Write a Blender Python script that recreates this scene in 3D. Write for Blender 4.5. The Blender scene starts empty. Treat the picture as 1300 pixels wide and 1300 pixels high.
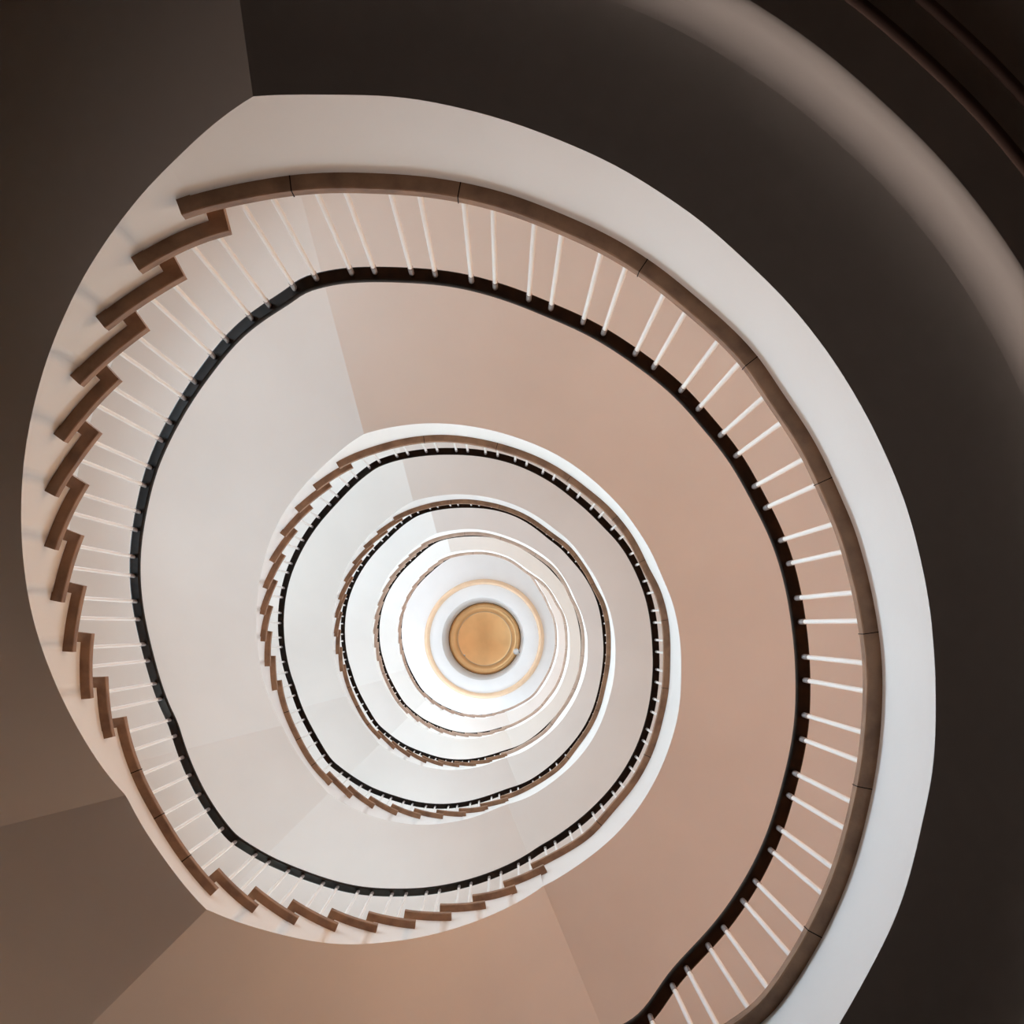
import bpy, math, random
import numpy as np
random.seed(7)
C = bpy.context.scene.collection
sc = bpy.context.scene

# ------------------------------------------------------------------ measures
F = 1000.0                 # focal length in pixels of the 1300 px frame
VX, VY = 640.0, 794.0      # where vertical lines meet
EYE = 1.30                 # camera height over the ground floor
RISE = 0.1857
SOF, UND, TT = 2.60, 2.965, 0.042       # first landing: soffit, underside of edge board, board thickness (over the eye)
HB = 0.82                               # underside of handrail over the treads
OVER = 0.057                            # overhang of treads into the well
NL = 6
ZK = [SOF, SOF + 21*RISE]
for _k in range(4): ZK.append(ZK[-1] + 19*RISE)
WID = 1.95                             # landing / flight width
CEIL = 24.0

def pol(p):
    return math.degrees(math.atan2(-(p[1]-VY), p[0]-VX)), math.hypot(p[0]-VX, p[1]-VY)

def unwrap(pts, start):
    out, prev = [], start
    for p in pts:
        a, r = pol(p)
        while a < prev - 180: a += 360
        while a > prev + 180: a -= 360
        out.append((a, r)); prev = a
    return out

def pchip(xs, ys, x):
    xs = np.array(xs, float); ys = np.array(ys, float)
    h = np.diff(xs); d = np.diff(ys)/h
    m = np.zeros_like(xs); m[0] = d[0]; m[-1] = d[-1]
    for i in range(1, len(xs)-1):
        if d[i-1]*d[i] > 0:
            w1 = 2*h[i]+h[i-1]; w2 = h[i]+2*h[i-1]
            m[i] = (w1+w2)/(w1/d[i-1]+w2/d[i])
    x = np.asarray(x, float)
    i = np.clip(np.searchsorted(xs, x)-1, 0, len(xs)-2)
    t = np.clip((x-xs[i])/h[i], 0, 1)
    return (2*t**3-3*t**2+1)*ys[i] + (t**3-2*t**2+t)*h[i]*m[i] + (-2*t**3+3*t**2)*ys[i+1] + (t**3-t**2)*h[i]*m[i+1]

# ------------------------------------------------------------------ outlines measured for two storeys
A1 = [(1065,1300),(1109,1221.5),(1135.4,1168.5),(1158.5,1097),(1172.3,1034.6),(1180.5,1000),(1187.7,896),(1185.4,827),(1177.3,753),
      (1166,700),(1151.5,646),(1124,577),(1094,517),(1051,448),(1004,388.5),(946,331),(888.5,280),(846,250),(780,209.6),(711,178.5),
      (641.5,153),(572,134.6),(514.6,124),(480,121.5),(431,121),(320,123),(297,137),(257.7,169),(223,203),(190,235),(150,285),(107,350),
      (83,398.5),(62,449),(44,511.5),(32.3,569),(27,638),(30,715),(41.5,784.6),(60,842),(80,889),(107.7,940),(133,979),(158.5,1008.8),
      (179,1046),(207,1087.7),(234.6,1124.6),(261,1154),(299,1169.6),(341,1182),(391.5,1194),(433,1199),(480,1197),(537.7,1189),
      (584,1176.5),(641.5,1153.5),(687.7,1126.5)]
A2 = [(734,1098),(779,1062),(807.7,1029),(835.4,983),(850.8,944.6),(861.5,903),(864.6,857),(863,810.8),(854,766),(837,724),(814,679.5),
      (783,638.5),(752,609),(714,581.5),(657,556),(607.7,543),(561.5,537.7),(531,538),(500,542),(461,551.5),(443,563),(424.6,579),
      (400,601.5),(374,631),(354,661.5),(340,694),(333,722),(327.5,751),(325.5,780),(326.5,814),(330.5,846),(338.5,878),(351,906),
      (358.5,924),(371,946),(389,974),(406,995),(417,1007.7),(443,1023),(466,1034),(504.6,1044),(531,1047),(566,1045),(598.5,1038.5),
      (623,1029),(646,1019),(675,1004)]
B1L = [(967,1300),(1010.8,1244.6),(1047.7,1182),(1075.4,1120),(1094,1060),(1107.7,1000),(1119.6,896),(1120,850),(1111.5,778.5),(1093.5,701),
       (1084.6,671.5),(1061.5,618.5),(1034,561),(999,507.7),(960,450),(888.5,381.5),(831,335),(780,303),(711,271),(641.5,245),(572,229),
       (514.6,222),(480,220.5),(396,220),(338.5,227),(281,238.5),(223,253.5)]
NOSE1 = [(280.8,267),(222,331),(172,398.5),(135,466.5),(108.5,536.5),(92,605),(86.5,673.4),(87.7,740),(98,803),(117.5,860),(142.3,912.8),
         (264.6,1113),(314,1137),(364,1153.5),(414.6,1165.7),(464,1169.6),(512,1167),(558,1159),(600.5,1145),(641,1127.4),(677,1105)]
BACK1 = [(223,253.5),(166.5,327.5),(122,402.6),(89,477),(68.5,551.5),(56,623),(56,693.5),(64.6,762),(79,827),(102.7,887.8),(131,938.4),(267,1137.8),
         (320,1159.7),(373,1175),(425,1183.5),(477,1184.6),(526.5,1179.5),(573,1169),(617,1154),(656.5,1132.7),(694,1107)]
MID1 = [(159.6,965.4),(173.5,1000),(193,1034.6),(216,1074),(241.6,1108.5)]
B2L = [(677,1105),(711,1087.7),(750,1063),(778.5,1030.8),(807.7,995.4),(827.7,958.5),(841.5,914),(849,875),(850.8,834),(848.5,787.7),
       (838.5,749),(821,715),(803,680),(790.8,663),(767.7,638),(752,625),(721.5,602),(699,588),(657,570),(607.7,557),(561.5,552),(531,554),(502,559),
       (474,567),(451,575),(426.5,587)]
NOSE2 = [(445,587),(417,611.5),(392,639),(371.5,669),(356,701.5),(345.4,734.6),(340,767.7),(338.8,800.8),(342.8,832.6),(350.8,864),
         (414,983),(440,1001),(468,1014),(495.7,1025),(525,1030.5),(554,1032),(583,1029),(610.5,1023),(636,1014)]
BACK2 = [(426.5,587),(397,616),(374,645),(355.7,677),(341.5,711),(333,745.4),(328.5,779),(329.5,814),(336,846),(345.4,877),(417.7,997),
         (444,1014),(473,1026.5),(502.8,1035.7),(533,1040),(562,1040),(591.5,1037),(620,1028.5),(646,1017)]
MID2 = [(360,906),(374,937),(389,964.6),(403,983)]
H1 = [(803.8,1300),(846,1242),(869,1217),(909.6,1173),(942,1127),(965,1084.6),(979,1050),(994,1000),(1010.5,919),(1012,850),(1005.4,780.8),
      (986,700),(978.5,680.8),(953,630),(923,579),(899,549),(854,499),(807.7,462),(750,425),(694.6,400),(641.5,379),(572,361),(514.6,356),
      (480,355),(442,356),(401,363),(384.6,370),(361.5,386),(338.5,400),(300,431),(270,467.7),(242,507),(217,551),(196,599),(184,647.7),
      (176.5,697),(176,738.5),(181,780),(191.5,826),(203,867.7),(221,912),(226.5,926),(241.6,970),(262,1011.6),(285.4,1046),(301,1063),
      (334,1084),(373,1101.6),(414.6,1116.6),(451.6,1126),(488.5,1129),(537.7,1128),(584,1120),(630,1105),(676,1081)]
H2 = [(722,1050.8),(757,1020.8),(780,995),(803,958.5),(818.5,918.5),(826,883),(828.5,857),(827.7,811),(820,761.5),(806,724.6),(784.6,689),
      (767.7,670.8),(734,638.5),(699,612),(657,591),(607.7,579),(577,577),(546,577.7),(517,581.5),(497,586),(477,594),(458.5,607.7),
      (427.7,638.5),(400,670.8),(381.5,701),(366,740),(360,777),(360,804.6),(366,846),(375,874),(384.6,901.5),(397,926),(412,952),(421.5,966),
      (435.4,977),(466,997),(498,1009.5),(531,1018.5),(561.5,1021),(592,1017.7),(623,1009),(654,997)]
A3 = [(681,1002),(710.8,987.7),(741.5,954),(760,924.6),(772,891),(779,860),(781.5,826),(778.5,795),(766,754),(746,718),(717,681),(706,674),
      (657,642.5),(623,632),(577,627.7),(546,631),(521.5,637)]
A4 = [(649,962.7),(677.7,947.7),(706.5,922),(727,893.5),(740,864),(745.4,838),(746,815),(739.6,784),(729,758.5),(720,740),(697.7,711),
      (676,696),(642,680.5),(611,672.5),(588,672),(564.6,675),(553.7,677)]
A5 = [(647.7,927.5),(677.7,908.5),(705,883),(716,860),(723,814),(717.7,782.7),(706,759.6),(692,740),(668.5,722.7),(645,706.5),(611,698.5),
      (588,699.6),(572.7,701)]
A6 = [(643,906.7),(666,896),(684.6,879.6),(696.7,860),(709,809),(704,784),(689,751.5),(683,742),(679,733),(674.6,728.5)]

# ------------------------------------------------------------------ height profiles along the spiral (degrees, unwrapped)
PA_x, PA_y, PH_x, PH_y = [], [], [], []
BOARDS = []            # (loop, tread number, nose angle, back angle, underside height, kind)
RISERS = []            # (angle, height below, height above) underside heights
def prof():
    z = SOF
    for k in range(NL):
        o = 360*k
        ub = ZK[k] + (UND-SOF)
        hb = ub + TT + HB
        nb = 11 if k == 0 else 10
        nt = 21 if k == 0 else 19
        s = -140 if k == 0 else (-81.4 if k == 1 else -89.0)
        e = 115.4 if k == 0 else 126.2
        hs = -140 if k == 0 else (-81.0 if k == 1 else -88.0)
        PA_x.extend([o+s, o+e]); PA_y.extend([ZK[k]]*2)
        PH_x.extend([o+hs, o+(121.0 if k == 0 else 129.0)]); PH_y.extend([hb]*2)
        if k < NL-1:
            zm = ub + nb*RISE - 0.225
            PA_x.extend([o+204.2, o+223.7]); PA_y.extend([zm]*2)
            hm = hb + nb*RISE
            PH_x.extend([o+196.4, o+218.0]); PH_y.extend([hm]*2)
prof()
PA_x.append(2400); PA_y.append(PA_y[-1]); PH_x.append(2400); PH_y.append(PH_y[-1])
# soffit heights: level under the landings, gently curved under each flight
DROP = .04
SEG = []
for k in range(NL-1):
    o = 360*k; base = ZK[k]-ZK[0] if k == 0 else ZK[k]-ZK[1]
    if k == 0:
        up = [(115.4, 2.56), (140, 3.09), (164, 3.722), (188, 4.40), (204.2, 4.85)]
        dn = [(223.7, 4.86), (244, 5.46), (260, 5.945), (278.6, ZK[1]-DROP)]
    else:
        up = [(126.2, ZK[1]-DROP), (148, 6.99), (164, 7.446), (180, 7.94), (196, 8.36), (204.2, 8.53)]
        dn = [(223.7, 8.55), (244, 9.12), (260, 9.70), (271, ZK[2]-DROP)]
    for s_ in (up, dn): SEG.append(([o+a for a, z in s_], [base+z for a, z in s_]))
def zA(a):
    a = float(a)
    for i, (xs, ys) in enumerate(SEG):
        if a <= xs[0]: return ys[0] if i == 0 else .5*(ys[0]+SEG[i-1][1][-1]) if abs(ys[0]-SEG[i-1][1][-1]) < .03 else ys[0]
        if a < xs[-1]: return float(pchip(xs, ys, [a])[0])
    return SEG[-1][1][-1]
def zH(a): return np.interp(a, PH_x, PH_y)

# ------------------------------------------------------------------ plan radii over the spiral
PHI = np.arange(-112, 2000, 1.0)
a1 = unwrap(A1, -50); a2 = unwrap(A2, 287)
ka = [(a, r*float(zA(a))/F) for a, r in a1+a2]
ka = [(-112, 2.20), (-95, 2.17), (-83, 2.08), (-73, 1.98), (-62, 1.835)] + ka
kb = [(-112, 2.15), (-95, 2.12), (-83, 2.03), (-73, 1.93), (-62, 1.79)] + [(a, r*UND/F) for a, r in unwrap(B1L, -57)]
def steps(nose, back, mid, ub, nmid, start, o):
    n_ = unwrap(nose, start); b_ = unwrap(back, start)
    pts = []
    for j, (a, r) in enumerate(b_):
        if j > 0: pts.append((a, r*(ub + j*RISE)/F))
    for a, r in unwrap(mid, start+70): pts.append((a, r*(ub+nmid*RISE)/F))
    return [a for a, r in n_], [a for a, r in b_], sorted(pts)
n1, b1, p1 = steps(NOSE1, BACK1, MID1, UND, 11, 127, 0)
U2 = ZK[1]+UND-SOF
n2, b2, p2 = steps(NOSE2, BACK2, MID2, U2, 10, 495, 0)
kb += p1[:-1] + [(a, r*U2/F) for a, r in unwrap(B2L, 277)] + p2
kb = sorted(kb)
kh = [(-112, 2.17), (-95, 2.14), (-85, 2.07)] + [(a, r*float(zH(a))/F) for a, r in unwrap(H1, -72)+unwrap(H2, 288)]

def spread(kn):
    xs, ys = [], []
    for a, r in kn:
        if not xs or a > xs[-1] + 0.3: xs.append(a); ys.append(r)
    base = pchip(xs, ys, np.minimum(PHI, xs[-1]))
    return base
RA, RB, RH = spread(ka), spread(kb), spread(kh)
def at_(R, a): return float(np.interp(a, PHI, R))
# storeys above the second repeat the second storey's plan
for R in (RA, RB, RH):
    src = R.copy()
    for k in range(2, NL):
        m = PHI >= 360*k - 89
        prev = float(np.interp(360*k-90, PHI, src))
        R[m] = np.interp(PHI[m]-360*(k-1), PHI, src)
        f0 = prev/float(R[m][0]); t = np.clip((PHI[m]-(360*k-89))/45., 0, 1); t = t*t*(3-2*t)
        R[m] = R[m]*(f0*(1-t)+t)
        src = R.copy()
corr = np.ones_like(PHI)
for k, lst in ((2, A3), (3, A4), (4, A5), (5, A6)):
    kn = [(360*k-140, 1.0), (360*k-85, 1.0)]
    for a, r in unwrap(lst, 360*k-88):
        if a > 360*k-68: kn.append((a, (r*(ZK[k]-DROP)/F)/at_(RA, a)))
    kn = [kn[0], kn[1]] + sorted(kn[2:])
    if k < 5: kn += [(360*k+146, 1.0), (360*k+200, 1.0)]
    else:
        for dx, rr in ((76, 1.86), (90, 2.25), (105, 2.6), (122, 3.0)):
            kn.append((360*k+dx, rr/at_(RA, 360*k+dx)))
    xs = [kn[0][0]]; ys = [1.0]
    for a, c in kn[1:]:
        if a > xs[-1]+1: xs.append(a); ys.append(c)
    m = (PHI > xs[0]) & (PHI <= xs[-1])
    corr[m] = pchip(xs, ys, PHI[m])
def smooth(R, s):
    w = np.arange(-12, 13); g = np.exp(-.5*(w/s)**2); g /= g.sum()
    return np.convolve(np.pad(R, 12, mode='edge'), g, 'valid')
corr = smooth(corr, 4)
RA = smooth(RA*corr, 2.2); RB = smooth(RB*corr, 2.2); RH = smooth(RH*corr, 2.0)

def XY(a, r):
    t = math.radians(a)
    return (r*math.cos(t), -r*math.sin(t))
def plan(R, a): return XY(a, at_(R, a))
def normal(R, a):                      # outward, level
    p = plan(R, a-1.2); q = plan(R, a+1.2)
    tx, ty = q[0]-p[0], q[1]-p[1]; l = math.hypot(tx, ty)
    n = (-ty/l, tx/l)
    c = plan(R, a)
    return n if n[0]*c[0]+n[1]*c[1] > 0 else (-n[0], -n[1])
# direction of the level lines across flights and landings
AL_x, AL_y = [-140], [-105]
for k in range(NL):
    o = 360*k
    if k > 0: AL_x.append(o + (-81.4 if k == 1 else -89.0)); AL_y.append(o-67.7)
    else: AL_x.append(-85); AL_y.append(-70)
    AL_x.append(o + (115.4 if k == 0 else 126.2)); AL_y.append(o + (97.9 if k == 0 else 104.8))
    AL_x += [o+204.2, o+223.7]; AL_y += [o+194.0, o+224.8]
def ruling(a):
    t = math.radians(float(np.interp(a, AL_x, AL_y)))
    return (math.cos(t), -math.sin(t))

# ------------------------------------------------------------------ materials
def mat(name, col, rough=.6, metal=0., noise=0., nscale=4., bump=0., bscale=60., spec=.5, stretch=None, col2=None, coat=0.):
    m = bpy.data.materials.new(name); m.use_nodes = True
    nt = m.node_tree; b = nt.nodes['Principled BSDF']
    b.inputs['Roughness'].default_value = rough; b.inputs['Metallic'].default_value = metal
    b.inputs['Specular IOR Level'].default_value = spec
    b.inputs['Coat Weight'].default_value = coat
    b.inputs['Base Color'].default_value = (*col, 1)
    tc = nt.nodes.new('ShaderNodeTexCoord')
    mp = nt.nodes.new('ShaderNodeMapping'); nt.links.new(tc.outputs['Object'], mp.inputs['Vector'])
    if stretch: mp.inputs['Scale'].default_value = stretch
    if noise:
        n = nt.nodes.new('ShaderNodeTexNoise'); n.inputs['Scale'].default_value = nscale; n.inputs['Detail'].default_value = 5
        nt.links.new(mp.outputs['Vector'], n.inputs['Vector'])
        mx = nt.nodes.new('ShaderNodeMix'); mx.data_type = 'RGBA'
        c2 = col2 or tuple(c*(1-noise) for c in col)
        mx.inputs['A'].default_value = (*col, 1); mx.inputs['B'].default_value = (*c2, 1)
        rp = nt.nodes.new('ShaderNodeValToRGB'); rp.color_ramp.elements[0].position = .38; rp.color_ramp.elements[1].position = .68
        nt.links.new(n.outputs['Fac'], rp.inputs['Fac']); nt.links.new(rp.outputs['Color'], mx.inputs['Factor'])
        nt.links.new(mx.outputs['Result'], b.inputs['Base Color'])
    if bump:
        n2 = nt.nodes.new('ShaderNodeTexNoise'); n2.inputs['Scale'].default_value = bscale; n2.inputs['Detail'].default_value = 3
        nt.links.new(mp.outputs['Vector'], n2.inputs['Vector'])
        bp = nt.nodes.new('ShaderNodeBump'); bp.inputs['Strength'].default_value = bump; bp.inputs['Distance'].default_value = .01
        nt.links.new(n2.outputs['Fac'], bp.inputs['Height']); nt.links.new(bp.outputs['Normal'], b.inputs['Normal'])
    return m
M = {}
M['plaster'] = mat('white_plaster', (.83, .815, .80), .85, noise=.035, nscale=1.3, bump=.05, bscale=35, spec=.2)
M['string'] = mat('white_string_paint', (.85, .845, .84), .7, noise=.03, nscale=2.0, bump=.04, bscale=30, spec=.25)
M['wood'] = mat('oak_tread', (.325, .18, .10), .55, noise=.4, nscale=9., bump=.15, bscale=50, stretch=(1, 1, 3), col2=(.19, .10, .055))
M['pale'] = mat('pale_boards', (.56, .42, .34), .6, noise=.2, nscale=9., col2=(.46, .33, .26))  # paler board colour for the upper storeys
M['rail'] = mat('dark_varnished_rail', (.009, .0068, .006), .48, noise=.4, nscale=14., col2=(.020, .012, .0075), spec=.06)
M['rail'].node_tree.nodes['Principled BSDF'].inputs['Specular Tint'].default_value = (1, .72, .55, 1)
M['paint'] = mat('white_metal_paint', (.86, .85, .84), .35)
M['ferrule'] = mat('grey_ferrule', (.34, .31, .31), .4, metal=.4)
M['tile'] = mat('terracotta_floor', (.64, .36, .24), .6, noise=.2, nscale=6.)
M['ground'] = mat('dark_brown_floor', (.05, .034, .026), .5, noise=.3, nscale=3.)
M['groundceil'] = mat('grey_brown_ceiling', (.74, .70, .67), .8, noise=.1)
M['copper'] = mat('brushed_copper', (1, .64, .31), .34, metal=.75, noise=.10, nscale=2.2, bump=.03, bscale=9)
_nt = M['copper'].node_tree; _b = _nt.nodes['Principled BSDF']; _b.inputs['Anisotropic'].default_value = .85
_tg = _nt.nodes.new('ShaderNodeTangent'); _tg.direction_type = 'RADIAL'; _tg.axis = 'Z'
_nt.links.new(_tg.outputs['Tangent'], _b.inputs['Tangent'])
M['gilt'] = mat('pale_gilt', (.84, .60, .40), .45, metal=.2, noise=.08, nscale=4.)
M['panel'] = mat('dark_ground_wall', (.10, .068, .05), .6, noise=.3, nscale=5.)  # unseen lower wall, kept dark to cut bounce onto the lowest soffit
M['moulding'] = mat('dark_moulding', (.24, .16, .135), .8)
M['wall'] = mat('cream_wall', (.80, .76, .72), .85, noise=.04)

# ------------------------------------------------------------------ mesh helpers
class MB:
    def __init__(s): s.v = []; s.f = []; s.sm = []
    def grid(s, rows, smooth=True):
        n = len(rows[0]); b = len(s.v)
        for r in rows: s.v.extend(r)
        for i in range(len(rows)-1):
            for j in range(n-1):
                s.f.append((b+i*n+j, b+i*n+j+1, b+(i+1)*n+j+1, b+(i+1)*n+j)); s.sm.append(smooth)
    def poly(s, pts):
        b = len(s.v); s.v.extend(pts); s.f.append(tuple(range(b, b+len(pts)))); s.sm.append(False)
    def tube(s, p0, p1, r0, r1=None, n=10, caps=True):
        r1 = r0 if r1 is None else r1
        rows = [[(p[0]+r*math.cos(2*math.pi*i/n), p[1]+r*math.sin(2*math.pi*i/n), p[2]) for i in range(n+1)] for p, r in ((p0, r0), (p1, r1))]
        s.grid(rows)
        if caps:
            s.poly(rows[0][:-1][::-1]); s.poly(rows[1][:-1])
    def lathe(s, cx, cy, prof, n=96):
        rows = [[(cx+r*math.cos(2*math.pi*i/n), cy+r*math.sin(2*math.pi*i/n), z) for i in range(n+1)] for r, z in prof]
        s.grid(rows)
    def mesh(s, name, m):
        me = bpy.data.meshes.new(name); me.from_pydata([tuple(map(float, v)) for v in s.v], [], s.f)
        me.polygons.foreach_set('use_smooth', s.sm)
        me.materials.append(m)
        import bmesh
        bm = bmesh.new(); bm.from_mesh(me)
        bmesh.ops.recalc_face_normals(bm, faces=bm.faces)
        bm.to_mesh(me); bm.free(); me.update()
        return me
    def build(s, name, m, parent=None):
        o = bpy.data.objects.new(name, s.mesh(name, m)); C.objects.link(o)
        if parent is not None:
            o.parent = parent
            o.location = tuple(-c for c in parent.location)
        return o
def thing(name, label, cat, loc, group=None):
    o = bpy.data.objects.new(name, None); C.objects.link(o); o.location = loc; o.empty_display_size = .1
    o['label'] = label; o['category'] = cat
    if group: o['group'] = group
    return o
def struct(o): o['kind'] = 'structure'; return o

def frange(a, b, step):
    n = max(1, int(math.ceil((b-a)/step)))
    return [a+(b-a)*i/n for i in range(n+1)]
def bpt(a, n, z):                       # point on the string line moved n along the outward normal
    p = plan(RB, a); nn = normal(RB, a)
    return (p[0]+nn[0]*n, p[1]+nn[1]*n, z+EYE)
def width(a): return WID + .5*math.exp(-((a % 360-118)/32)**2)
def rpt(R, a, n, z):                    # point moved n along the ruling
    p = plan(R, a); d = ruling(a)
    return (p[0]+d[0]*n, p[1]+d[1]*n, z+EYE)

def slab(a0, a1, z, depth, cut=None):
    """tread or edge board: underside at z, over the angle range, from the overhang back to depth"""
    mb = MB(); st = frange(a0, a1, 1.5) if cut is None else frange(a0, cut, 1.5)+frange(cut+.05, a1, 1.5); c = .004
    full = depth
    def row(a):
        depth = full if cut is None or a <= cut else .012
        def P(n, zz):
            if n <= 0.0: return bpt(a, n, zz)
            return bpt(a, n, zz)
        return [P(depth, z), P(-OVER+c, z), P(-OVER, z+c), P(-OVER, z+TT-c), P(-OVER+c, z+TT), P(depth, z+TT), P(depth, z)]
    R_ = [row(a) for a in st]
    for j in range(6):
        mb.grid([[r[j], r[j+1]] for r in R_])
    mb.poly(R_[0][:-1]); mb.poly(R_[-1][:-1][::-1])
    return mb
def joint(a, z, parent):
    """dark filler in the butt joint of two boards"""
    mb = MB(); rows = []
    for da in (-.07, .07):
        rows.append([bpt(a+da, .02, z-.0012), bpt(a+da, -OVER-.0012, z-.0012), bpt(a+da, -OVER-.0012, z+TT+.0012), bpt(a+da, .02, z+TT+.0012)])
    mb.grid(rows, False); mb.poly(rows[0]); mb.poly(rows[1][::-1])
    mb.build('joint_filler', M['rail'], parent)
def string_mb(sts):
    """white face between soffit edge and undersides; sts = [(angle, top)]"""
    mb = MB(); rows = []
    for a, zt in sts:
        zb = float(zA(a)); pa = plan(RA, a); pb = plan(RB, a)
        row = []
        for i in range(9):
            t = u = i/8
            row.append((pa[0]+(pb[0]-pa[0])*u, pa[1]+(pb[1]-pa[1])*u, zb+(zt-zb)*t+EYE))
        rows.append(row)
    mb.grid(rows); return mb
def soffit_mb(a0, a1, w=None):
    mb = MB(); rows = []
    for a in frange(a0, a1, 1.5):
        ww = w(a) if w else width(a)
        rows.append([rpt(RA, a, ww*i/8, float(zA(a))) for i in range(9)])
    mb.grid(rows); return mb

WOODY = ['brown', 'brown', 'brown', 'pale brown', 'pale brown', 'pale brown']
NTH = ['lowest', 'second lowest', 'third lowest', 'fourth lowest', 'fifth lowest', 'topmost']
# ------------------------------------------------------------------ the stair, storey by storey
nose_all, back_all = {}, {}
for k in range(NL):
    o = 360*k
    ub = ZK[k]+UND-SOF
    if k == 0: nose, back, nmid, ntot = n1, b1, 11, 21
    elif k < NL-1: nose, back, nmid, ntot = [a+360*(k-1) for a in n2], [a+360*(k-1) for a in b2], 10, 19
    else: nose, back, nmid, ntot = [], [o+120], 0, 0
    land0 = -112 if k == 0 else (n1[-1] if k == 1 else n2[-1]+360*(k-2))
    land1 = back[0]
    nose_all[k], back_all[k] = nose, back
    def riser(j): return .45*nose[j-1] + .55*back[j-1]       # riser under tread j
    cs, ce = (land0 if k == 0 else o+(-81.4 if k == 1 else -89.0)), o+(115.4 if k == 0 else 126.2)
    if k == NL-1: ce = o+120
    # ---- landing
    c0 = plan(RB, o+20)
    T = thing('stair_landing', {0: 'lowest and widest white curved landing ring with dark brown wooden edge boards',
        1: 'second landing ring up, framed by the lowest handrail, warm pink underside and brown edge',
        2: 'third landing ring up the well, pale underside and thin brown edge above the second ring',
        3: 'fourth landing ring up the well, thin pale pinkish edge and white face',
        4: 'fifth landing ring up, thin greyish edge just outside the white ceiling',
        5: 'topmost short landing, thin white arc to the right of the gilt ring'}[k], 'landing', (c0[0], c0[1], ub+EYE), 'curved landings around the well')
    if k == 0: js = [-86, -67.5, -44.5, -24.0, -1.0, 24.3, 46.7, 68.6, 95.6, 115.5]
    else: js = [o+x for x in (-64, -42, -21, 2, 25, 44, 66, 92, 113)]
    r1 = riser(1) if nose else land1
    js = [land0+0.0] + [j for j in js if land0+4 < j < land1-4] + [land1]
    for i in range(len(js)-1):
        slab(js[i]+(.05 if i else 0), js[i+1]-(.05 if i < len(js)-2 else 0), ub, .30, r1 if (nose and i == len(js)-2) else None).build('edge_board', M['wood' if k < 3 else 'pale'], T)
        if i: joint(js[i], ub, T)
    prevr = None
    if k > 0:
        pn = nose_all[k-1][-1]; pb_ = back_all[k-1][-1]; prevr = .45*pn+.55*pb_
    s0 = land0 if k == 0 else prevr
    string_mb([(a, ub) for a in frange(s0, r1, 1.2)]).build('string', M['string'], T)
    if k == 0: sw = lambda a: .56 if a < 116 else width(a)
    else: sw = None
    soffit_mb(cs, ce, sw).build('soffit', M['plaster'], T)
    fl = MB(); rows = [[bpt(a, .28, ub+TT-.004), rpt(RB, a, .85, ub+TT-.004), rpt(RB, a, width(a)+.12, ub+TT-.004)] for a in frange(land0, land1, 2)]
    fl.grid(rows); fl.build('floor_tiles', M['tile'], T)
    if k == NL-1: continue
    # ---- flights and half landing
    def flight(j0, j1, s_from, s_to, sof0, sof1, label, first):
        ca = .5*(nose[j0-1]+nose[j1-1]); c = plan(RB, ca)
        t = thing('stair_flight', label, 'stairs', (c[0], c[1], ub+j0*RISE+EYE), 'curved stair flights')
        for j in range(j0, j1+1):
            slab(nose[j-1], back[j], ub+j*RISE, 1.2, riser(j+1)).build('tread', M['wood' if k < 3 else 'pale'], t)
        sts = []
        for j in range(j0, j1+1):
            ra, rb = riser(j), riser(j+1)
            for a in frange(ra, rb, 1.2): sts.append((a, ub+j*RISE))
        mb = string_mb(sts)
        for j in range(j0, j1+2):
            a = riser(j)
            mb.grid([[bpt(a, n, ub+(j-1)*RISE), bpt(a, n, ub+j*RISE)] for n in (0.0, .4, 1.2)])
        mb.build('string', M['string'], t)
        soffit_mb(sof0, sof1).build('soffit', M['plaster'], t)
        return t
    flight(1, nmid-1, 0, 0, ce, o+204.2, '%s curved flight of %s treads up the left side of the well' % (NTH[k], WOODY[k]), True)
    cm = plan(RB, o+210)
    T2 = thing('half_landing', '%s half landing with long %s edge boards at the lower left' % (NTH[k], WOODY[k]), 'landing',
               (cm[0], cm[1], ub+nmid*RISE+EYE), 'half landings at the lower left')
    a0, a1_ = nose[nmid-1], back[nmid]
    jm = [a0, a0+(a1_-a0)*.28, a0+(a1_-a0)*.53, a0+(a1_-a0)*.78, a1_]
    for i in range(4):
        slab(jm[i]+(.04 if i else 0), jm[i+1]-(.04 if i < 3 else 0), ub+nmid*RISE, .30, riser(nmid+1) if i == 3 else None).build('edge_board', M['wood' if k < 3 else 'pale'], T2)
        if i: joint(jm[i], ub+nmid*RISE, T2)
    string_mb([(a, ub+nmid*RISE) for a in frange(riser(nmid), riser(nmid+1), 1.2)]).build('string', M['string'], T2)
    soffit_mb(o+204.2, o+223.7).build('soffit', M['plaster'], T2)
    fl = MB(); fl.grid([[bpt(a, .28, ub+nmid*RISE+TT-.004), rpt(RB, a, .85, ub+nmid*RISE+TT-.004), rpt(RB, a, width(a)+.12, ub+nmid*RISE+TT-.004)] for a in frange(a0, a1_, 2)])
    fl.build('floor_tiles', M['tile'], T2)
    e2 = o+360+(-81.4 if k == 0 else -89.0)
    flight(nmid+1, ntot-1, 0, 0, o+223.7, e2, '%s curved flight of %s treads along the bottom of the well' % (NTH[k], WOODY[k]), False)

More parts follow.
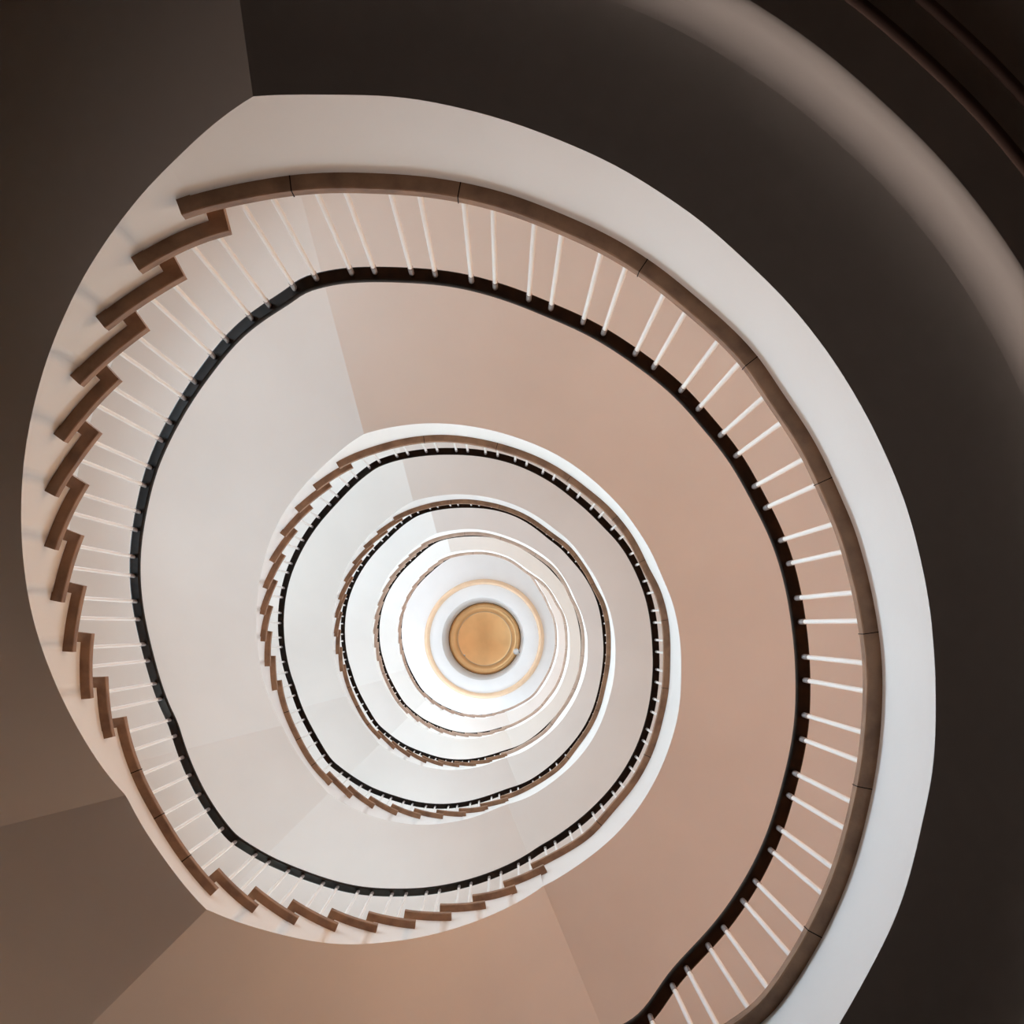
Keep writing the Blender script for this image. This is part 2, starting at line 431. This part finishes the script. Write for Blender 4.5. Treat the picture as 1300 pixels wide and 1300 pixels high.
# ------------------------------------------------------------------ railings
BL1 = [(822,1294),(850,1254),(869,1231),(896,1200),(916,1178),(941,1145),(956,1119.5),(976,1080.8),(987.7,1054),(1001.5,1012.7),(1009,984),(1018,940.5),
       (1021.5,910),(1024,865.7),(1022,835.5),(1018,790.5),(1012,760),(1002.5,716),(992,686.5),(975,644),(961,615.7),(936,577),(917,550),(889.6,514),
       (866.5,491),(832,460),(807.7,442.7),(766,417),(740,402),(698,384),(669,372),(625.4,357),(595,351.5),(549,344.6),(518,341),(471,341),(441,342),
       (395,346),(366,358.5),(332.7,381.5),(311,399),(284,431),(265.4,450),(241,482.7),(227.3,503.5),(209,534.6),(200.8,559),(187,593.5),(180,616.5),
       (171,649.6),(167,672.7),(165,707),(165,731.5),(168.5,764),(171,786.5),(176.5,818.8),(183.5,840),(191,869.5),(199,889),(212.7,915),(219.6,935.4),
       (229,963),(239,985),(252,1009),(262,1029),(279,1054),(295,1071.5),(321,1088),(338,1097),(363,1108.5),(382,1115),(407.7,1124.6),(427,1128),
       (452.7,1134),(470.5,1136),(496.6,1136),(514.3,1136.5),(540.5,1134),(557,1131.5),(581.6,1127),(597,1122),(620,1114),(635,1108.5),(657,1098),(671,1089)]
BL2 = [(690.5,1076),(702.7,1068),(722,1056.5),(734,1047.5),(751,1032.5),(761.5,1022),(776,1005),(786,994),(798.5,974.6),(806,961.5),(815,940.8),(820.8,927),
       (827,905),(830.8,889),(835,868),(837,852),(837,829),(836,813.5),(833,790.8),(830,775.7),(824,753.5),(819,738),(809,717),(802,703),(789,682.5),
       (780,669),(764.6,651.5),(753,641),(736,624.6),(722,615),(703,603),(689,595),(667.7,586),(653,580.8),(630.5,575),(615,573),(592,570),(577,568.5),
       (553,570),(538.5,570.8),(515.5,575),(501.5,578),(480,586),(467,593),(450,605),(438.5,614.6),(424.6,628.5),(414,639),(402,657),(393,668.5),
       (381.5,686),(376,697),(367.7,716),(364,727.7),(359,747),(357,759),(354,778.5),(353.5,791.5),(354,810),(355.7,822),(359,840.8),(363,854),(368.5,870),
       (372,883.5),(378,902),(383,914.6),(391.5,932),(398.5,944.6),(409,960.8),(418.5,970.8),(433,982),(441.5,989),(457.7,998.5),(468.5,1004.6),(484.6,1011.5),
       (495,1015),(511.5,1019.5),(523,1021.5),(540,1024.6),(551.5,1025),(568.5,1024.6),(579.5,1024),(596,1021.5),(607,1019.7),(623,1014.6),(633,1011.5)]
ang1 = [a for a, r in unwrap(BL1, -70)]
ang2 = [a-360 for a, r in unwrap(BL2, 281)]
cache = {}
def floor_at(a, k):
    """top of tread under angle a"""
    ub = ZK[k]+UND-SOF
    n = 0
    for j, x in enumerate(nose_all[k]):
        if a > x + .3: n = j+1
    return ub + n*RISE + TT
RW, RHH = .068, .052
def rail_sec():
    # (outward offset, height) round the section, starting at the underside
    return [(.006, .0), (.010, .004), (.058, .004), (.066, .008), (RW, .018), (.064, .040), (.050, .052), (.018, .052), (.004, .040), (.0, .018), (.0, .004), (.006, .0)]
for k in range(NL):
    o = 360*k
    if k == 0: lst = [-88, -84, -79, -76] + ang1; r0, r1 = -112, n1[-1]
    elif k == 1: lst = [a+o for a in ang2]; r0, r1 = n1[-1], n2[-1]
    elif k < NL-1: lst = [o-87.9, o-85.3] + [a+o for a in ang2]; r0, r1 = n2[-1]+360*(k-2), n2[-1]+360*(k-1)
    else: lst = [o-87.9, o-85.3] + [a+o for a in ang2 if a < 56]; r0, r1 = n2[-1]+360*(k-2), o+58
    c = plan(RH, o+20)
    T = thing('stair_railing', {0: 'lowest railing, widest dark handrail on white round balusters',
        1: 'second railing up, dark handrail ring on short white balusters inside the second landing edge',
        2: 'third railing up, narrow dark handrail ring inside the second railing',
        3: 'fourth railing up, thin dark handrail ring close to the landing edge',
        4: 'fifth railing up, mostly hidden thin dark line under the white ceiling',
        5: 'topmost railing on the short upper landing beside the gilt ring'}[k], 'railing', (c[0], c[1], float(zH(o+20))+EYE), 'handrails winding up the stairwell')
    mb = MB(); sec = rail_sec(); rows = []
    sts = frange(r0, r1, 1.0)
    for a in sts:
        p = plan(RH, a); nn = normal(RH, a); z = float(np.mean([zH(a-1), zH(a), zH(a+1)]))+EYE
        rows.append([(p[0]+nn[0]*n, p[1]+nn[1]*n, z+h) for n, h in sec])
    mb.grid(rows); mb.poly(rows[0][:-1]); mb.poly(rows[-1][:-1][::-1])
    mb.build('handrail', M['rail'], T)
    for a in lst:
        if a < r0+.5 or a > r1-.3: continue
        p = plan(RH, a); nn = normal(RH, a); x, y = p[0]+nn[0]*.036, p[1]+nn[1]*.036
        zt = float(zH(a))+.006; zb = floor_at(a, k)-.004
        h = round(zt-zb, 2)
        if h not in cache:
            q = MB(); q.tube((0, 0, -h), (0, 0, -.058), .0112, n=12)
            f = MB(); f.tube((0, 0, -.066), (0, 0, -.058), .0140, .0140, n=12); f.tube((0, 0, -.058), (0, 0, .002), .0130, .0130, n=12)
            cache[h] = (q.mesh('baluster', M['paint']), f.mesh('ferrule', M['ferrule']))
        bo = bpy.data.objects.new('baluster', cache[h][0]); C.objects.link(bo); bo.parent = T
        bo.location = (x-T.location[0], y-T.location[1], zt+EYE-T.location[2])
        fo = bpy.data.objects.new('ferrule', cache[h][1]); C.objects.link(fo); fo.parent = bo
        fo['label'] = 'grey metal ferrule'

# ------------------------------------------------------------------ the setting
GC = 2.435
def outer(a, w): return rpt(RA, a, w, 0)
# outer wall: one closed ring from the ground to the ceiling (plan of the second storey)
ring = []
for a in frange(270, 630, 3)[:-1]:
    p = outer(a, width(a)+.02); ring.append((p[0], p[1]))
ring.append(ring[0])
w = MB(); w.grid([[(x, y, z) for x, y in ring] for z in (GC+EYE, 5, 9, 14, 19, CEIL+EYE)])
struct(w.build('wall_outer', M['wall']))
w = MB(); w.grid([[(x, y, z) for x, y in ring] for z in (0, 1.8, GC+EYE)])
struct(w.build('wall_ground', M['panel']))
g = MB(); g.poly([(x, y, 0) for x, y in ring[:-1]])
struct(g.build('floor', M['ground']))
# downstand round the lowest landing and the ground floor ceiling beyond it
def dw(a): return .56 + .0006*max(0, -a)
d = MB(); rows = []
for a in frange(-112, 115.4, 1.5):
    row = []
    R0 = .075
    prof_ = []
    for i in range(9):
        t = math.pi/2*i/8
        prof_.append((dw(a)-R0+R0*math.sin(t), SOF-DROP-R0+R0*math.cos(t)))
    prof_ += [(dw(a)+.004, GC+.004), (dw(a)+.02, GC)]
    rows.append([rpt(RA, a, n, z) for n, z in prof_])
d.grid(rows)
struct(d.build('wall_landing', M['plaster']))
gc = MB(); gc.grid([[rpt(RA, a, n, GC) for n in (dw(a)+.02, 1.1, width(a)+.1)] for a in frange(-112, 115.4, 1.5)])
struct(gc.build('ceiling_ground', M['groundceil']))
cl = MB()
cl.grid([[rpt(RA, 115.4, n, GC) for n in (.56, 1., width(115.4)+.1)], [rpt(RA, 115.4, n, SOF+.4) for n in (.56, 1., width(115.4)+.1)]])
cl.grid([[rpt(RA, -112, n, GC) for n in (.56, 1., width(115.4)+.1)], [rpt(RA, -112, n, SOF+.4) for n in (.56, 1., width(115.4)+.1)]])
struct(cl.build('wall_cheek', M['plaster']))
for i, off in enumerate((.765, .90)):
    t = MB(); rows = []
    for a in frange(-112, 115, 1.5):
        rows.append([rpt(RA, a, off+.022*math.cos(s), GC-.007*math.sin(s)) for s in [math.pi*j/6 for j in range(7)]])
    t.grid(rows); struct(t.build('trim_%d' % (i+1), M['moulding']))

# ceiling over the well with its round recess, gilt ring and copper disc
def pxy(x, y, z): return ((x-VX)*z/F, (y-VY)*z/F)
cx, cy = pxy(613.4, 811, CEIL); Z0 = CEIL+EYE
gx, gy = pxy(614.8, 811, CEIL)
cm_ = MB()
rr = 52.5*CEIL/F
cm_.lathe(cx, cy, [(6.5, Z0), (3.5, Z0), (2.4, Z0), (1.7, Z0), (rr+.015, Z0), (rr, Z0+.012)], 128)
struct(cm_.build('ceiling', M['plaster']))
DZ = 26.1
dx, dy = pxy(615.3, 810.8, DZ); dr = 44.6*DZ/F
rc = MB(); n = 128
rc.grid([[(cx+(dx-cx)*t+(rr+(dr+.03-rr)*t)*math.cos(2*math.pi*i/n), cy+(dy-cy)*t+(rr+(dr+.03-rr)*t)*math.sin(2*math.pi*i/n), Z0+.012+(DZ-CEIL+.1)*t) for i in range(n+1)] for t in (0, .25, .5, .75, 1)])
struct(rc.build('wall_recess', M['plaster']))
g1, g2 = 69.2*CEIL/F, 76.0*CEIL/F
gr = MB(); gm = .5*(g1+g2); gw = .5*(g2-g1)
gr.lathe(gx, gy, [(gm+gw*math.cos(s), Z0-.085*math.sin(s)) for s in [math.pi*j/10 for j in range(11)]], 128)
struct(gr.build('trim_3', M['gilt']))
T = thing('ceiling_disc', 'round copper disc in the recess at the centre of the white ceiling', 'ceiling panel', (dx, dy, DZ+EYE))
pl = MB(); prof_ = [(.002, .10)]
for i in range(1, 15): r = .76*dr*i/14; prof_.append((r, .10-.10*(i/14)**2))
prof_ += [(.78*dr, -.012), (.80*dr, .004), (.93*dr, -.03), (.94*dr, -.05), (.97*dr, -.05), (dr, -.02), (dr+.02, .02)]
pl.lathe(dx, dy, [(r, DZ+EYE+z) for r, z in prof_], 128)
pl.build('copper_plate', M['copper'], T)
rg = MB(); rg.lathe(dx, dy, [(.765*dr+.014*math.cos(s), DZ+EYE-.012+.014*math.sin(s)) for s in [2*math.pi*j/8 for j in range(9)]], 128)
rg.build('bead_ring', M['gilt'], T)
kx, ky = pxy(589.7, 832, DZ)
kb_ = MB(); kb_.lathe(kx, ky, [(.001, DZ+EYE-.06), (.02, DZ+EYE-.05), (.03, DZ+EYE-.02), (.03, DZ+EYE+.05)], 12); kb_.build('knob', M['paint'], T)
LZ = 25.2
lx, ly = pxy(655.2, 827.2, LZ)
L = thing('globe_lamp', 'small white globe lamp on a bracket at the lower right rim of the copper disc', 'lamp', (lx, ly, LZ+EYE))
s_ = MB(); s_.lathe(lx, ly, [(max(.001, .10*math.sin(t)), LZ+EYE-.10*math.cos(t)) for t in [math.pi*j/12 for j in range(13)]], 20)
s_.build('globe', M['paint'], L)
ax_, ay_ = pxy(664, 830, LZ)
ba = MB()
def bar(mb, p, q, r, n=8):
    from mathutils import Vector
    p, q = Vector(p), Vector(q); d_ = (q-p).normalized(); u = d_.orthogonal().normalized(); v_ = d_.cross(u)
    rows = [[tuple(c+u*r*math.cos(2*math.pi*i/n)+v_*r*math.sin(2*math.pi*i/n)) for i in range(n+1)] for c in (p, q)]
    mb.grid(rows); mb.poly(rows[0][:-1]); mb.poly(rows[1][:-1][::-1])
bar(ba, (lx+.08, ly+.02, LZ+EYE), (ax_+.1, ay_+.04, LZ+EYE+.02), .025)
bar(ba, (ax_-.03, ay_, LZ+EYE-.05), (ax_-.03, ay_, LZ+EYE+.09), .035)
ba.build('bracket', M['ferrule'], L)

# ------------------------------------------------------------------ unseen area lights added inside the outer wall, in place of windows
def add_fill_light(a, z, wd, ht, power, col, tilt=0., spread=180, inset=.10):
    p = rpt(RA, a, width(a)-inset, z); d_ = ruling(a)
    l = bpy.data.lights.new('fill_light', 'AREA'); l.shape = 'RECTANGLE'; l.size = wd; l.size_y = ht; l.energy = power; l.color = col
    l.spread = math.radians(spread)
    ob = bpy.data.objects.new('fill_light', l); C.objects.link(ob); ob.location = p
    from mathutils import Vector
    v = Vector((-d_[0]*math.cos(tilt), -d_[1]*math.cos(tilt), -math.sin(tilt)))
    ob.rotation_euler = v.to_track_quat('-Z', 'Y').to_euler()
# added light per storey: landing side (R), wide (L) and narrow (D) over flights
LIGHT = {'D0': (12.83, 15.99, 19.04), 'D2': (11.2, 12.82, 13.2), 'D3': (14.8, 17.27, 17.64), 'D4': (12.63, 13.96, 14.49), 'D5': (9.14, 11.66, 13.13), 'H': (11.65, 9.21, 7.9), 'L0': (12.55, 15.83, 17.81), 'L1': (17.02, 21.14, 23.32), 'L2': (18.57, 23.79, 27.33), 'L3': (18.12, 24.14, 28.53), 'L4': (14.59, 23.89, 30.88), 'L5': (15.03, 16.27, 18.36), 'R0': (24.27, 13.1, 4.86), 'R1': (15.5, 16.12, 16.76), 'R2': (9.05, 9.94, 11.87), 'R3': (13.61, 16.5, 16.75), 'R4': (17.43, 18.7, 19.24), 'R5': (4.6, 7.41, 9.49), 'S0': (4.67, 6.3, 4.97), 'T0': (6.03, 7.87, 9.12)}
def amount(key):
    c = LIGHT.get(key, (0, 0, 0)); m = max(c)
    return (m, tuple(x/m for x in c)) if m > 0 else (0, (1, 1, 1))
for k in range(NL):
    o = 360*k
    pw, col = amount('R%d' % k)
    if pw:
        for a in (-60, -25, 10, 45, 80): add_fill_light(o+a, ZK[k]+.4+1.6, .9, 1.5, pw, col, .8)
    spots = ((128, 1), (152, 4), (180, 8), (213, 11), (243, 14), (262, 18)) if k < NL-1 else ((120, 0), (150, 0), (180, 0), (210, 0), (240, 0), (265, 0))
    for key, tilt, spr in (('L%d' % k, .12, 180), ('D%d' % k, .5, 95)):
        pw, col = amount(key)
        if pw:
            for a, n in spots: add_fill_light(o+a, ZK[k]+.4+n*RISE*.95+1.6, .9, 1.5, pw, col, tilt, spr)
for key, ss in (('S0', ((213, 11), (238, 14), (262, 18))), ('T0', ((165, 6), (190, 9), (213, 11)))):  # extra beams added to brighten the lowest white strings
    pw, col = amount(key)
    if pw:
        for a, n in ss: add_fill_light(a, SOF+.4+n*RISE*.95+1.2, .9, 1.3, pw, col, .42, 65)
# ground floor: unseen low light added at the lower left, facing the downstand
pw, col = amount('G')
if pw: add_fill_light(215+360, .3, 1.2, 1.8, pw, col)
pw, col = amount('H')
if pw: add_fill_light(222, 2.2, 1.6, .5, pw, col, 0, 60)

wd_ = bpy.data.worlds.new('World'); sc.world = wd_; wd_.use_nodes = True
wd_.node_tree.nodes['Background'].inputs[0].default_value = (.8, .9, 1, 1)
wd_.node_tree.nodes['Background'].inputs[1].default_value = .0

# ------------------------------------------------------------------ camera
cam = bpy.data.cameras.new('camera'); co = bpy.data.objects.new('camera', cam); C.objects.link(co)
co.location = (0, 0, EYE); co.rotation_euler = (math.pi, 0, 0)
cam.sensor_width = 36; cam.sensor_fit = 'HORIZONTAL'; cam.lens = 36*F/1300
cam.shift_x = (650-VX)/1300; cam.shift_y = (VY-650)/1300
cam.clip_start = .02; cam.clip_end = 200
sc.camera = co
sc.view_settings.view_transform = 'Standard'; sc.view_settings.look = 'None'
sc.view_settings.gamma = 1; sc.view_settings.use_curve_mapping = False
sc.view_settings.exposure = 0
sc.cycles.use_denoising = True
sc.cycles.diffuse_bounces = 8; sc.cycles.max_bounces = 12
sc.cycles.sample_clamp_indirect = 8
